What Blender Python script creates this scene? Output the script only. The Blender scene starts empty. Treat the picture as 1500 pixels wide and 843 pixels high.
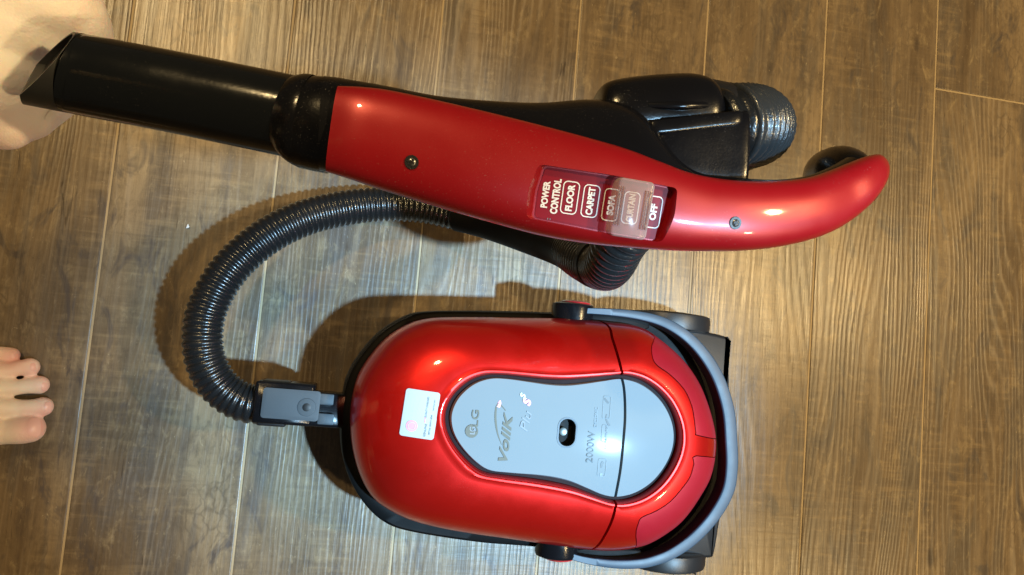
import bpy, bmesh, math, random
import numpy as np
from mathutils import Vector, Matrix
from mathutils.bvhtree import BVHTree
from mathutils.geometry import tessellate_polygon
random.seed(7); rng = np.random.default_rng(7)
scene = bpy.context.scene
C = scene.collection
U = 0.8                       # metres per working unit (1 unit = camera height over the floor)

# ------------------------------------------------------------------ camera
F = 1083.0; CX, CY = 750.0, 421.5
nad = np.array([(535-CX)/F, -(493-CY)/F, -1.0]); nad /= np.linalg.norm(nad)
zW = -nad
yW = np.array([1094.0, 13090.0, -F]); yW -= yW.dot(zW)*zW; yW /= np.linalg.norm(yW)
xW = np.cross(yW, zW)
R = np.array([xW, yW, zW])    # camera -> world
cam = bpy.data.cameras.new('camera'); cam_o = bpy.data.objects.new('camera', cam); C.objects.link(cam_o)
cam.sensor_width = 36; cam.lens = F/1500*36; cam.clip_start = .02; cam.clip_end = 60
M4 = Matrix([list(R[0])+[0], list(R[1])+[0], list(R[2])+[U], [0, 0, 0, 1]])
cam_o.matrix_world = M4
scene.camera = cam_o

# ------------------------------------------------------------------ world and lamps
world = bpy.data.worlds.new('World'); scene.world = world; world.use_nodes = True
bg = world.node_tree.nodes['Background']
bg.inputs[0].default_value = (1.0, .86, .68, 1); bg.inputs[1].default_value = .07
scene.view_settings.view_transform = 'Standard'; scene.view_settings.look = 'None'
scene.view_settings.gamma = 1; scene.view_settings.exposure = 0
scene.view_settings.use_curve_mapping = False

def ray(px, py): return R @ np.array([(px-CX)/F, -(py-CY)/F, -1.0])
def P(px, py, h=0.0):
    d = ray(px, py); t = (h-1)/d[2]
    return np.array([0, 0, 1.0]) + d*t
def mirror_lamp(px, py, h, hl):           # where a lamp at height hl must hang to glint at that spot
    p = P(px, py, h); xy = p[:2] + p[:2]*(hl-h)/(1-h)
    return np.array([xy[0], xy[1], hl])
def spot(name, loc, aim, energy, color, cone, blend, radius):
    l = bpy.data.lights.new(name, 'SPOT'); l.energy = energy; l.color = color
    l.spot_size = math.radians(cone); l.spot_blend = blend; l.shadow_soft_size = radius*U
    o = bpy.data.objects.new(name, l); C.objects.link(o)
    o.location = Vector(loc)*U; d = Vector(aim)-Vector(loc)
    o.rotation_euler = d.to_track_quat('-Z', 'Y').to_euler(); return o
def area(name, loc, aim, energy, color, size, spread=180, shape='DISK'):
    l = bpy.data.lights.new(name, 'AREA'); l.energy = energy; l.color = color; l.shape = shape
    l.size = size*U; l.spread = math.radians(spread)
    o = bpy.data.objects.new(name, l); C.objects.link(o)
    o.location = Vector(loc)*U; d = Vector(aim)-Vector(loc)
    o.rotation_euler = d.to_track_quat('-Z', 'Y').to_euler(); return o
LH = 2.4
COOL = mirror_lamp(905, 665, .22, LH)
spot('cool_ceiling_spot', COOL, P(660, 570, 0), 540, (.40, .71, 1.0), 21.5, 1.0, .045)
WARM = (1.0, .71, .33)
for (px, py, e, s) in ((1085, 425, 21, .15), (310, 40, 16, .18), (1060, 860, 13, .18)):
    q = mirror_lamp(px, py, 0, LH)
    area('warm_downlight', q, (q[0]*.55, q[1]*.55, 0), e, WARM, s, 150)

# ------------------------------------------------------------------ node helpers / materials
def mat(name):
    m = bpy.data.materials.new(name); m.use_nodes = True
    nt = m.node_tree; return m, nt, nt.nodes['Principled BSDF']
def N(nt, t, **kw):
    n = nt.nodes.new(t)
    for k, v in kw.items():
        if k[0] == '_': n.inputs[k[1:]].default_value = v
        else: setattr(n, k, v)
    return n
def L(nt, a, b): nt.links.new(a, b)
def ramp(nt, src, stops, interp='LINEAR'):
    r = nt.nodes.new('ShaderNodeValToRGB'); r.color_ramp.interpolation = interp
    while len(r.color_ramp.elements) < len(stops): r.color_ramp.elements.new(.5)
    for e, (p, c) in zip(r.color_ramp.elements, stops):
        e.position = p; e.color = (c, c, c, 1) if isinstance(c, (int, float)) else tuple(c)+(1,)
    L(nt, src, r.inputs[0]); return r.outputs[0]
def mixc(nt, fac, a, b, mode='MIX'):
    m = nt.nodes.new('ShaderNodeMix'); m.data_type = 'RGBA'; m.blend_type = mode; m.clamp_factor = True
    for s, v in ((m.inputs[0], fac), (m.inputs[6], a), (m.inputs[7], b)):
        if hasattr(v, 'is_linked') or hasattr(v, 'links'): L(nt, v, s)
        elif isinstance(v, (int, float)): s.default_value = v if s == m.inputs[0] else (v, v, v, 1)
        else: s.default_value = tuple(v)+(1,)
    return m.outputs[2]
def maths(nt, op, a, b=None):
    m = nt.nodes.new('ShaderNodeMath'); m.operation = op
    for s, v in ((m.inputs[0], a), (m.inputs[1], b)):
        if v is None: continue
        if isinstance(v, (int, float)): s.default_value = v
        else: L(nt, v, s)
    return m.outputs[0]
def vscale(nt, v, sc):
    m = nt.nodes.new('ShaderNodeMapping'); m.inputs['Scale'].default_value = sc; L(nt, v, m.inputs[0]); return m.outputs[0]
def noise(nt, v, scale=1, detail=3, rough=.5, dist=0):
    n = N(nt, 'ShaderNodeTexNoise', _Scale=scale, _Detail=detail, _Roughness=rough, _Distortion=dist); L(nt, v, n.inputs['Vector']); return n.outputs[0]

def plastic(name, col, rough=.3, metal=0, coat=0, coat_rough=.08, var=.06, bump=0, bscale=900, spec=.5, dust=0):
    m, nt, b = mat(name)
    geo = N(nt, 'ShaderNodeNewGeometry'); pos = geo.outputs['Position']
    b.inputs['Base Color'].default_value = (*col, 1); b.inputs['Metallic'].default_value = metal
    b.inputs['Coat Weight'].default_value = coat; b.inputs['Coat Roughness'].default_value = coat_rough
    b.inputs['Specular IOR Level'].default_value = spec
    n1 = noise(nt, pos, 35, 5, .6)
    rr = N(nt, 'ShaderNodeMapRange'); L(nt, n1, rr.inputs[0]); rr.inputs[1].default_value = .3; rr.inputs[2].default_value = .7
    rr.inputs[3].default_value = max(rough-var, .02); rr.inputs[4].default_value = rough+var
    L(nt, rr.outputs[0], b.inputs['Roughness'])
    if dust:
        d = noise(nt, pos, 1500, 2, .6); d2 = noise(nt, pos, 22, 3, .5)
        f = maths(nt, 'MULTIPLY', ramp(nt, d, [(.66, 0), (.74, 1)]), ramp(nt, d2, [(.45, 0), (.7, dust)]))
        L(nt, mixc(nt, f, col, (.55, .5, .45)), b.inputs['Base Color'])
    if bump:
        bn = N(nt, 'ShaderNodeBump', _Strength=bump, _Distance=.0004); L(nt, noise(nt, pos, bscale, 2), bn.inputs['Height']); L(nt, bn.outputs[0], b.inputs['Normal'])
    return m
M = {}
M['red_shell'] = plastic('handle_red_paint', (.32, .002, .006), .38, .25, .4, .07, .05, .05, 2500, dust=.25)
M['red_cover'] = plastic('canister_red_metallic', (.58, .006, .003), .36, .70, .7, .06, .04, .04, 3000, dust=.2)
M['red_wing'] = plastic('wing_red_satin', (.34, .006, .015), .46, .35, .15, .25, .04, .05, 2500)
M['red_panel'] = plastic('label_panel_red', (.22, .003, .009), .38, 0, 0, .2, spec=.12)
M['red_dark'] = plastic('dark_red_cap', (.35, .01, .014), .3, 0, .5)
M['black'] = plastic('gloss_black_plastic', (.004, .004, .005), .22, 0, .0, .1, .06, .12, 900, spec=.32, dust=.2)
M['tube'] = plastic('tube_black_plastic', (.005, .006, .007), .15, 0, .0, .1, .06, .08, 700, spec=.4, dust=.1)
M['black_matte'] = plastic('satin_black_plastic', (.012, .012, .013), .42, 0, 0, .1, .06, .2, 1600)
M['end_grey'] = plastic('worn_grey_tube_end', (.020, .020, .019), .5)
M['hose'] = plastic('hose_black_plastic', (.008, .009, .010), .27, 0, .15, .1, .07, .6, 600, dust=.3)
M['sleeve'] = plastic('grey_hose_sleeve', (.035, .040, .044), .24, .25, .3, .08, .05, .5, 1500)
M['wheel'] = plastic('charcoal_plastic', (.015, .015, .016), .45, 0, 0, .1, .05, .3, 1500)
M['bow'] = plastic('bow_handle_grey', (.022, .042, .066), .5, .0, 0, .1, .04, .1, 1800)
M['bow_side'] = M['wheel']
M['latch_grey'] = plastic('latch_blue_grey', (.038, .048, .056), .6, .0, 0, .1, .05, .15, 900)
M['silver'] = plastic('silver_panel_paint', (.150, .192, .218), .7, .0, .02, .10, .03, .03, 3500, spec=.2)
M['ring'] = plastic('dark_gasket', (.012, .006, .007), .6, spec=.12)
M['white_print'] = plastic('white_print', (.78, .76, .74), .5)
M['gold_print'] = plastic('grey_gold_print', (.120, .128, .112), .7, spec=.15)
M['pale_print'] = plastic('pale_print', (.19, .23, .27), .6, spec=.2)
M['dark_print'] = plastic('dark_print', (.02, .035, .045), .5)
M['fine_print'] = plastic('fine_print', (.10, .15, .19), .5)
M['pink_print'] = plastic('pink_print', (.70, .30, .38), .5)
M['sticker'] = plastic('white_sticker_paper', (.38, .43, .43), .35, 0, .2)
M['hole_glint'] = plastic('glint_grey', (.035, .05, .05), .3)  # tone of the painted highlight in the button hole
M['base'] = plastic('canister_base_black', (.004, .004, .004), .55, spec=.10, bump=.1)
M['deep'] = plastic('deep_black_plastic', (.004, .004, .004), .6, spec=.15)
M['steel'] = plastic('screw_steel', (.22, .22, .22), .34, .9)
M['hole'] = plastic('black_recess', (.004, .004, .004), .5)
M['nail'] = plastic('nail', (.82, .47, .40), .4, 0, 0)
M['fingernail'] = plastic('fingernail', (.90, .83, .80), .35, 0, 0)
M['cloth'] = plastic('dark_cloth', (.05, .05, .06), .9, bump=1, bscale=900)

def glassy():
    m, nt, b = mat('translucent_slider_plastic')
    b.inputs['Base Color'].default_value = (.62, .50, .49, 1); b.inputs['Roughness'].default_value = .16
    b.inputs['Specular IOR Level'].default_value = .2
    t = N(nt, 'ShaderNodeBsdfTransparent'); t.inputs[0].default_value = (.97, .93, .93, 1)
    lw = N(nt, 'ShaderNodeLayerWeight', _Blend=.35)
    f = ramp(nt, lw.outputs['Facing'], [(0, .32), (.5, .55), (1, .95)])
    mx = N(nt, 'ShaderNodeMixShader'); L(nt, f, mx.inputs[0]); L(nt, t.outputs[0], mx.inputs[1]); L(nt, b.outputs[0], mx.inputs[2])
    L(nt, mx.outputs[0], nt.nodes['Material Output'].inputs[0]); return m
M['slider'] = glassy()

def skin():
    m, nt, b = mat('skin'); geo = N(nt, 'ShaderNodeNewGeometry'); pos = geo.outputs['Position']
    n = noise(nt, pos, 38, 4, .55)
    c = mixc(nt, ramp(nt, n, [(.35, 0), (.65, 1)]), (.84, .67, .56), (.88, .75, .65))
    ap = N(nt, 'ShaderNodeAttribute', attribute_name='lit_palm'); c = mixc(nt, ap.outputs['Fac'], c, mixc(nt, ramp(nt, n, [(.35, 0), (.65, 1)]), (.94, .83, .80), (.97, .91, .89)))  # paler hand: palm tone plus the light on it, put into the colour
    at = N(nt, 'ShaderNodeAttribute', attribute_name='flush')
    c = mixc(nt, at.outputs['Fac'], c, (.76, .27, .22))
    L(nt, c, b.inputs['Base Color']); b.inputs['Roughness'].default_value = .5
    b.inputs['Subsurface Weight'].default_value = .25; b.inputs['Subsurface Radius'].default_value = (.012, .005, .003); b.inputs['Subsurface Scale'].default_value = .5
    v = N(nt, 'ShaderNodeTexVoronoi', _Scale=900.0); L(nt, pos, v.inputs['Vector'])
    bn = N(nt, 'ShaderNodeBump', _Strength=.25, _Distance=.0004); L(nt, v.outputs[0], bn.inputs['Height'])
    bn2 = N(nt, 'ShaderNodeBump', _Strength=.2, _Distance=.003); L(nt, noise(nt, pos, 90, 3, .6, .6), bn2.inputs['Height']); L(nt, bn.outputs[0], bn2.inputs['Normal'])
    L(nt, bn2.outputs[0], b.inputs['Normal']); return m
M['skin'] = skin()

def wood():
    m, nt, b = mat('laminate_oak_plank')
    geo = N(nt, 'ShaderNodeNewGeometry'); oi = N(nt, 'ShaderNodeObjectInfo')
    rv = N(nt, 'ShaderNodeCombineXYZ')
    L(nt, maths(nt, 'MULTIPLY', oi.outputs['Random'], 37.0), rv.inputs[1]); L(nt, maths(nt, 'MULTIPLY', oi.outputs['Random'], 11.0), rv.inputs[2])
    va = N(nt, 'ShaderNodeVectorMath', operation='ADD'); L(nt, geo.outputs['Position'], va.inputs[0]); L(nt, rv.outputs[0], va.inputs[1])
    v = va.outputs[0]
    # broad tone: long patches of honey, tan and grey brown
    big = noise(nt, vscale(nt, v, (9, 2.2, 1)), 1, 4, .6, .6)
    tone = ramp(nt, big, [(.30, (.088, .060, .036)), (.45, (.140, .099, .059)), (.57, (.195, .141, .084)), (.74, (.280, .207, .122))])
    grey = noise(nt, vscale(nt, v, (22, 4, 1)), 1, 4, .6, 1.2)
    tone = mixc(nt, ramp(nt, grey, [(.50, 0), (.64, .8)]), tone, (.100, .084, .070))
    mo = noise(nt, vscale(nt, v, (48, 26, 1)), 1, 6, .72, .5)
    tone = mixc(nt, ramp(nt, mo, [(.30, .55), (.46, 0)]), tone, (.070, .050, .033))
    tone = mixc(nt, ramp(nt, mo, [(.55, 0), (.72, .55)]), tone, (.36, .275, .155))
    bl = noise(nt, vscale(nt, v, (26, 9, 1)), 1, 7, .74, .9)
    tone = mixc(nt, ramp(nt, bl, [(.34, .6), (.48, 0)]), tone, (.066, .047, .034))
    sp = noise(nt, vscale(nt, v, (150, 70, 1)), 1, 4, .7, .4)
    tone = mixc(nt, ramp(nt, sp, [(.32, .35), (.44, 0)]), tone, (.060, .043, .029))
    tone = mixc(nt, ramp(nt, sp, [(.58, 0), (.70, .4)]), tone, (.34, .265, .160))
    # cathedral grain
    w = N(nt, 'ShaderNodeTexNoise', _Scale=1.0, _Detail=2.0, _Distortion=.0); L(nt, vscale(nt, v, (7, .9, 1)), w.inputs['Vector'])
    sx = N(nt, 'ShaderNodeSeparateXYZ'); L(nt, v, sx.inputs[0])
    ph = maths(nt, 'ADD', maths(nt, 'MULTIPLY', sx.outputs[0], 900.0), maths(nt, 'MULTIPLY', w.outputs[0], 190.0))
    ph = maths(nt, 'ADD', ph, maths(nt, 'MULTIPLY', noise(nt, vscale(nt, v, (60, 14, 1)), 1, 3, .6), 5.0))
    s = maths(nt, 'POWER', maths(nt, 'ADD', maths(nt, 'MULTIPLY', maths(nt, 'SINE', ph), .5), .5), 1.8)
    gmask = ramp(nt, noise(nt, vscale(nt, v, (8, 1.6, 1)), 1.3, 3, .5, .4), [(.52, 0), (.70, 1)])
    fine = noise(nt, vscale(nt, v, (520, 9, 1)), 1, 3, .65)
    fine2 = noise(nt, vscale(nt, v, (190, 5, 1)), 1, 3, .65, .3)
    tone = mixc(nt, maths(nt, 'MULTIPLY', ramp(nt, s, [(.0, .0), (.4, .0), (1, .55)]), gmask), tone, (.37, .31, .235))
    tone = mixc(nt, maths(nt, 'MULTIPLY', ramp(nt, s, [(.0, .12), (.15, .0)]), gmask), tone, (.075, .052, .034))
    tone = mixc(nt, ramp(nt, fine, [(.34, .25), (.48, 0)]), tone, (.10, .072, .046))
    tone = mixc(nt, ramp(nt, fine2, [(.52, 0), (.75, .35)]), tone, (.30, .225, .14))
    # cross-cut saw marks
    saw = noise(nt, vscale(nt, v, (16, 150, 1)), 1, 3, .6, .3); sm = ramp(nt, noise(nt, vscale(nt, v, (20, 7, 1)), 1, 2, .5), [(.45, 0), (.6, 1)])
    tone = mixc(nt, maths(nt, 'MULTIPLY', ramp(nt, saw, [(.52, 0), (.68, .35)]), sm), tone, (.30, .215, .115))
    tone = mixc(nt, maths(nt, 'MULTIPLY', ramp(nt, saw, [(.34, .4), (.48, 0)]), sm), tone, (.10, .070, .042))
    # crackled raised-grain patches
    cv = N(nt, 'ShaderNodeTexVoronoi', feature='DISTANCE_TO_EDGE', _Scale=1.0); 
    dv = N(nt, 'ShaderNodeVectorMath', operation='ADD'); nc = N(nt, 'ShaderNodeTexNoise', _Scale=60.0, _Detail=2.0); L(nt, v, nc.inputs['Vector'])
    ns_ = N(nt, 'ShaderNodeVectorMath', operation='SCALE'); ns_.inputs['Scale'].default_value = .014; L(nt, nc.outputs[1], ns_.inputs[0]); L(nt, v, dv.inputs[0]); L(nt, ns_.outputs[0], dv.inputs[1])
    L(nt, vscale(nt, dv.outputs[0], (100, 55, 1)), cv.inputs['Vector'])
    ck = maths(nt, 'MULTIPLY', ramp(nt, cv.outputs[0], [(.0, .6), (.12, 0)]), ramp(nt, noise(nt, vscale(nt, v, (17, 8, 1)), 1, 2, .5), [(.54, 0), (.64, 1)]))
    tone = mixc(nt, ck, tone, (.095, .068, .042))
    # smudgy grey-violet knots and dark cracks
    kn = noise(nt, vscale(nt, v, (30, 13, 1)), 1, 4, .65, .9)
    tone = mixc(nt, ramp(nt, kn, [(.57, 0), (.68, .85)]), tone, (.072, .058, .052))
    kv = N(nt, 'ShaderNodeTexVoronoi', _Scale=1.0, _Randomness=1.0); L(nt, vscale(nt, v, (13, 5.5, 1)), kv.inputs['Vector'])
    kf = ramp(nt, kv.outputs[0], [(.0, .9), (.045, .75), (.085, 0)])
    tone = mixc(nt, kf, tone, (.045, .032, .024))
    cr = noise(nt, vscale(nt, v, (95, 10, 1)), 1, 3, .5, 1.6)
    tone = mixc(nt, ramp(nt, cr, [(.70, 0), (.75, .8)]), tone, (.05, .034, .022))
    # pale scuffs
    sc = noise(nt, vscale(nt, v, (120, 60, 1)), 1, 3, .7, 2.5)
    tone = mixc(nt, ramp(nt, sc, [(.68, 0), (.74, .6)]), tone, (.42, .34, .22))
    L(nt, tone, b.inputs['Base Color'])
    rr = maths(nt, 'ADD', maths(nt, 'MULTIPLY', fine2, .18), .23); rr = maths(nt, 'ADD', rr, maths(nt, 'MULTIPLY', s, .05)); L(nt, rr, b.inputs['Roughness'])
    b.inputs['Specular IOR Level'].default_value = .55
    b.inputs['Coat Weight'].default_value = 0
    h = maths(nt, 'ADD', maths(nt, 'MULTIPLY', fine, .6), maths(nt, 'MULTIPLY', s, .35)); h = maths(nt, 'ADD', h, maths(nt, 'MULTIPLY', saw, .4)); h = maths(nt, 'ADD', h, maths(nt, 'MULTIPLY', fine2, .5))
    bn = N(nt, 'ShaderNodeBump', _Strength=.55, _Distance=.0006); L(nt, h, bn.inputs['Height']); L(nt, bn.outputs[0], b.inputs['Normal'])
    return m
M['wood'] = wood()
M['groove'] = plastic('lit_plank_joint', (.37, .28, .165), .55, bump=.3, bscale=400)  # pale tan paints in the light caught on the plank bevels

# ------------------------------------------------------------------ mesh helpers (working units in, metres out)
def mesh(name, V, Fc, m, parent=None, smooth=True, angle=35, mats=None, midx=None):
    me = bpy.data.meshes.new(name)
    org = np.array(parent.get('_org', (0, 0, 0))) if parent is not None else np.zeros(3)
    V = (np.asarray(V, float) - org)*U
    me.from_pydata([tuple(v) for v in V], [], [tuple(int(i) for i in f) for f in Fc])
    for mm in (mats or [m]): me.materials.append(mm)
    if midx is not None: me.polygons.foreach_set('material_index', midx)
    bm = bmesh.new(); bm.from_mesh(me); bmesh.ops.recalc_face_normals(bm, faces=bm.faces); bm.to_mesh(me); bm.free()
    if smooth:
        me.polygons.foreach_set('use_smooth', [True]*len(me.polygons)); me.set_sharp_from_angle(angle=math.radians(angle))
    me.update()
    o = bpy.data.objects.new(name, me); C.objects.link(o)
    if parent is not None: o.parent = parent; o['_org'] = tuple(float(q) for q in org)
    return o
def root(name, at, label, cat, group=None):
    o = bpy.data.objects.new(name, None); o.empty_display_size = .05; C.objects.link(o)
    o.location = Vector(at)*U; o['_org'] = tuple(float(a) for a in at); o['label'] = label; o['category'] = cat
    if group: o['group'] = group
    return o
def nrm(v): v = np.asarray(v, float); return v/(np.linalg.norm(v)+1e-12)
def catmull(pts, n, closed=False):
    pts = np.asarray(pts, float); k = len(pts); out = []
    segs = k if closed else k-1
    g = (lambda i: pts[i % k]) if closed else (lambda i: pts[min(max(i, 0), k-1)])
    for s in range(segs):
        p0, p1, p2, p3 = g(s-1), g(s), g(s+1), g(s+2)
        for j in range(n):
            t = j/n
            out.append(.5*((2*p1)+(-p0+p2)*t+(2*p0-5*p1+4*p2-p3)*t*t+(-p0+3*p1-3*p2+p3)*t**3))
    if not closed: out.append(pts[-1])
    return np.array(out)
def resample(path, step):
    d = np.r_[0, np.cumsum(np.linalg.norm(np.diff(path, axis=0), axis=1))]
    n = max(2, int(round(d[-1]/step))+1); s = np.linspace(0, d[-1], n)
    return np.array([np.interp(s, d, path[:, i]) for i in range(path.shape[1])]).T
def grid_faces(nr, nc, closed_c=True, base=0):
    Fc = []
    for i in range(nr-1):
        for j in range(nc if closed_c else nc-1):
            a = base+i*nc+j; b_ = base+i*nc+(j+1) % nc
            Fc.append((a, b_, b_+nc, a+nc))
    return Fc
def tube_data(path, rad, ns=32, cap=True, base=0):
    path = np.asarray(path, float); n = len(path)
    rad = np.broadcast_to(rad, (n,)) if np.ndim(rad) < 2 else rad
    T = np.gradient(path, axis=0); T /= np.linalg.norm(T, axis=1)[:, None]
    u = nrm(np.cross(T[0], [0, 0, 1]) if abs(T[0][2]) < .9 else np.cross(T[0], [1, 0, 0])); V = []
    for i in range(n):
        u = nrm(u - T[i]*u.dot(T[i])); w = np.cross(T[i], u)
        a = np.linspace(0, 2*np.pi, ns, endpoint=False)
        V.append(path[i]+rad[i]*(np.cos(a)[:, None]*u+np.sin(a)[:, None]*w))
    V = np.concatenate(V); Fc = grid_faces(n, ns, True, base)
    if cap: Fc += [tuple(base+j for j in range(ns))[::-1], tuple(base+(n-1)*ns+j for j in range(ns))]
    return V, Fc
def join(*parts):
    V = []; Fc = []; b_ = 0
    for v, f in parts:
        V.append(np.asarray(v, float)); Fc += [tuple(i+b_ for i in q) for q in f]; b_ += len(v)
    return np.concatenate(V), Fc
def loft(stations, ns=40, n_sub=8, et=1.0, eb=1.0, cap=True, shear=None):
    """stations: (Upx,Upy,Uh, Lpx,Lpy,Lh, top rise, bottom depth)"""
    S = [np.r_[P(s[0], s[1], s[2]), P(s[3], s[4], s[5]), s[6], s[7]] for s in stations]
    S = catmull(S, n_sub); mid = (S[:, :3]+S[:, 3:6])/2; T = np.gradient(mid, axis=0)
    V = []
    for i, s in enumerate(S):
        a = (s[:3]-s[3:6])/2; t = nrm(T[i]); up = nrm(np.cross(t, a))
        if up[2] < 0: up = -up
        for j in range(ns):
            f = 2*np.pi*j/ns; c, sn = math.cos(f), math.sin(f); e = et if sn >= 0 else eb
            sh = t*s[6]*max(sn, 0)*shear[0]*max(0, 1-i/shear[1]) if shear else 0
            V.append(mid[i]+a*math.copysign(abs(c)**e, c)+up*math.copysign(abs(sn)**e, sn)*(s[6] if sn >= 0 else s[7])+sh)
    Fc = grid_faces(len(S), ns)
    if cap: Fc += [tuple(range(ns))[::-1], tuple((len(S)-1)*ns+j for j in range(ns))]
    return np.array(V), Fc
def box_data(o, ex, ey, ez, sx, sy, sz, bev=.1):
    """box centred at o with chamfered rim; axes ex,ey,ez"""
    V = []
    for z, k in ((-1, 1-bev), (-1+bev*.8, 1), (1-bev*.8, 1), (1, 1-bev)):
        c = bev*min(sx, sy)
        X, Y = (sx, sy) if k == 1 else (sx-c*.8, sy-c*.8)
        for (a, b_) in ((X, Y-c), (X-c*.3, Y-c*.3), (X-c, Y), (-X+c, Y), (-X+c*.3, Y-c*.3), (-X, Y-c), (-X, -Y+c), (-X+c*.3, -Y+c*.3), (-X+c, -Y), (X-c, -Y), (X-c*.3, -Y+c*.3), (X, -Y+c)):
            V.append(o+ex*a+ey*b_+ez*sz*z)
    Fc = grid_faces(4, 12)+[tuple(range(12))[::-1], tuple(36+j for j in range(12))]
    return np.array(V), Fc
def prism(poly_bot, poly_top):
    n = len(poly_bot); V = list(poly_bot)+list(poly_top)
    return np.array(V), [tuple(range(n))[::-1], tuple(n+i for i in range(n))]+[(i, (i+1) % n, n+(i+1) % n, n+i) for i in range(n)]
def offset_poly(poly, d):
    poly = np.asarray(poly, float); n = len(poly)
    area2 = sum(poly[i][0]*poly[(i+1) % n][1]-poly[(i+1) % n][0]*poly[i][1] for i in range(n)); s = 1 if area2 > 0 else -1
    out = []
    for i in range(n):
        a, b_, c = poly[i-1], poly[i], poly[(i+1) % n]
        n1 = np.array([-(b_-a)[1], (b_-a)[0]]); n2 = np.array([-(c-b_)[1], (c-b_)[0]])
        m_ = nrm(n1)+nrm(n2); m_ = m_/max(np.dot(m_, nrm(n1)), .4)
        out.append(b_+s*d*m_)
    return np.array(out)
def boolean(o, cutters, op='DIFFERENCE', selfx=False):
    for c in cutters:
        md = o.modifiers.new('b', 'BOOLEAN'); md.operation = op; md.object = c; md.solver = 'EXACT'; md.use_self = selfx
        dg = bpy.context.evaluated_depsgraph_get(); me = bpy.data.meshes.new_from_object(o.evaluated_get(dg))
        old = o.data; o.modifiers.clear(); o.data = me; me.name = old.name
    me = o.data
    me.polygons.foreach_set('use_smooth', [True]*len(me.polygons)); me.set_sharp_from_angle(angle=math.radians(32))
def kill(*os):
    for o in os: bpy.data.objects.remove(o, do_unlink=True)
def split_loose(o, min_faces=30):
    bm = bmesh.new(); bm.from_mesh(o.data); bm.faces.ensure_lookup_table(); seen = set(); comps = []
    for f in bm.faces:
        if f.index in seen: continue
        st = [f]; seen.add(f.index); comp = []
        while st:
            g = st.pop(); comp.append(g.index)
            for e in g.edges:
                for h in e.link_faces:
                    if h.index not in seen: seen.add(h.index); st.append(h)
        comps.append(comp)
    bm.free(); res = []
    for comp in comps:
        if len(comp) < min_faces: continue
        me = o.data.copy(); b2 = bmesh.new(); b2.from_mesh(me); b2.faces.ensure_lookup_table(); keep = set(comp)
        bmesh.ops.delete(b2, geom=[f for f in b2.faces if f.index not in keep], context='FACES'); b2.to_mesh(me); b2.free()
        n = bpy.data.objects.new(o.name, me); C.objects.link(n); n.parent = o.parent; n['_org'] = tuple(float(q) for q in o['_org']); res.append(n)
    kill(o); res.sort(key=lambda q: np.mean([v.co.x for v in q.data.vertices])); return res
def bvh_of(objs):
    V = []; Fc = []
    for o in objs:
        b_ = len(V); org = Vector(o.get('_org', (0, 0, 0)))
        V += [v.co/U+org for v in o.data.vertices]; Fc += [[b_+i for i in p.vertices] for p in o.data.polygons]
    return BVHTree.FromPolygons(V, Fc)
def hit(bvh, px, py):
    d = Vector(ray(px, py)).normalized(); r = bvh.ray_cast(Vector((0, 0, 1)), d)
    return (np.array(r[0]), np.array(r[1])) if r[0] is not None else (None, None)
def drop(bvh, x, y, lift=.0004):          # height of the surface under a plan point
    r = bvh.ray_cast(Vector((x, y, .99)), Vector((0, 0, -1)))
    return np.array(r[0])+np.array(r[1])*lift if r[0] is not None else None

# text --------------------------------------------------------------
def text_mesh(s, bold=.0, spacing=1.0, shear=0):
    cu = bpy.data.curves.new('t', 'FONT'); cu.body = s; cu.size = 1; cu.offset = bold; cu.space_character = spacing; cu.shear = shear
    cu.align_x = 'CENTER'; cu.align_y = 'CENTER'; cu.resolution_u = 4
    o = bpy.data.objects.new('t', cu); C.objects.link(o)
    dg = bpy.context.evaluated_depsgraph_get(); me = bpy.data.meshes.new_from_object(o.evaluated_get(dg))
    bm = bmesh.new(); bm.from_mesh(me); bmesh.ops.triangulate(bm, faces=bm.faces)
    for _ in range(3):
        lo = [e for e in bm.edges if e.calc_length() > .35]
        if not lo: break
        bmesh.ops.subdivide_edges(bm, edges=lo, cuts=1); bmesh.ops.triangulate(bm, faces=bm.faces)
    bm.to_mesh(me); bm.free()
    V = np.array([v.co[:] for v in me.vertices]); Fc = [tuple(p.vertices) for p in me.polygons]
    bpy.data.objects.remove(o, do_unlink=True)
    mn, mx = V.min(0), V.max(0); V = (V-(mn+mx)/2)/np.maximum(mx-mn, 1e-6)   # unit box
    return V[:, :2], Fc
def rrect(w, h, r, n=6):
    out = []
    for (cx, cy, a0) in ((w/2-r, h/2-r, 0), (-w/2+r, h/2-r, 90), (-w/2+r, -h/2+r, 180), (w/2-r, -h/2+r, 270)):
        for k in range(n+1):
            a = math.radians(a0+90*k/n); out.append((cx+r*math.cos(a), cy+r*math.sin(a)))
    return np.array(out)
def densify(poly, step):
    out = []; n = len(poly)
    for i in range(n):
        a, b_ = np.array(poly[i]), np.array(poly[(i+1) % n]); k = max(1, int(np.linalg.norm(b_-a)/step))
        out += [a+(b_-a)*j/k for j in range(k)]
    return np.array(out)
def ring2d(outer, inner):
    n = len(outer); return np.concatenate([outer, inner]), [(i, (i+1) % n, n+(i+1) % n, n+i) for i in range(n)]

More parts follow.
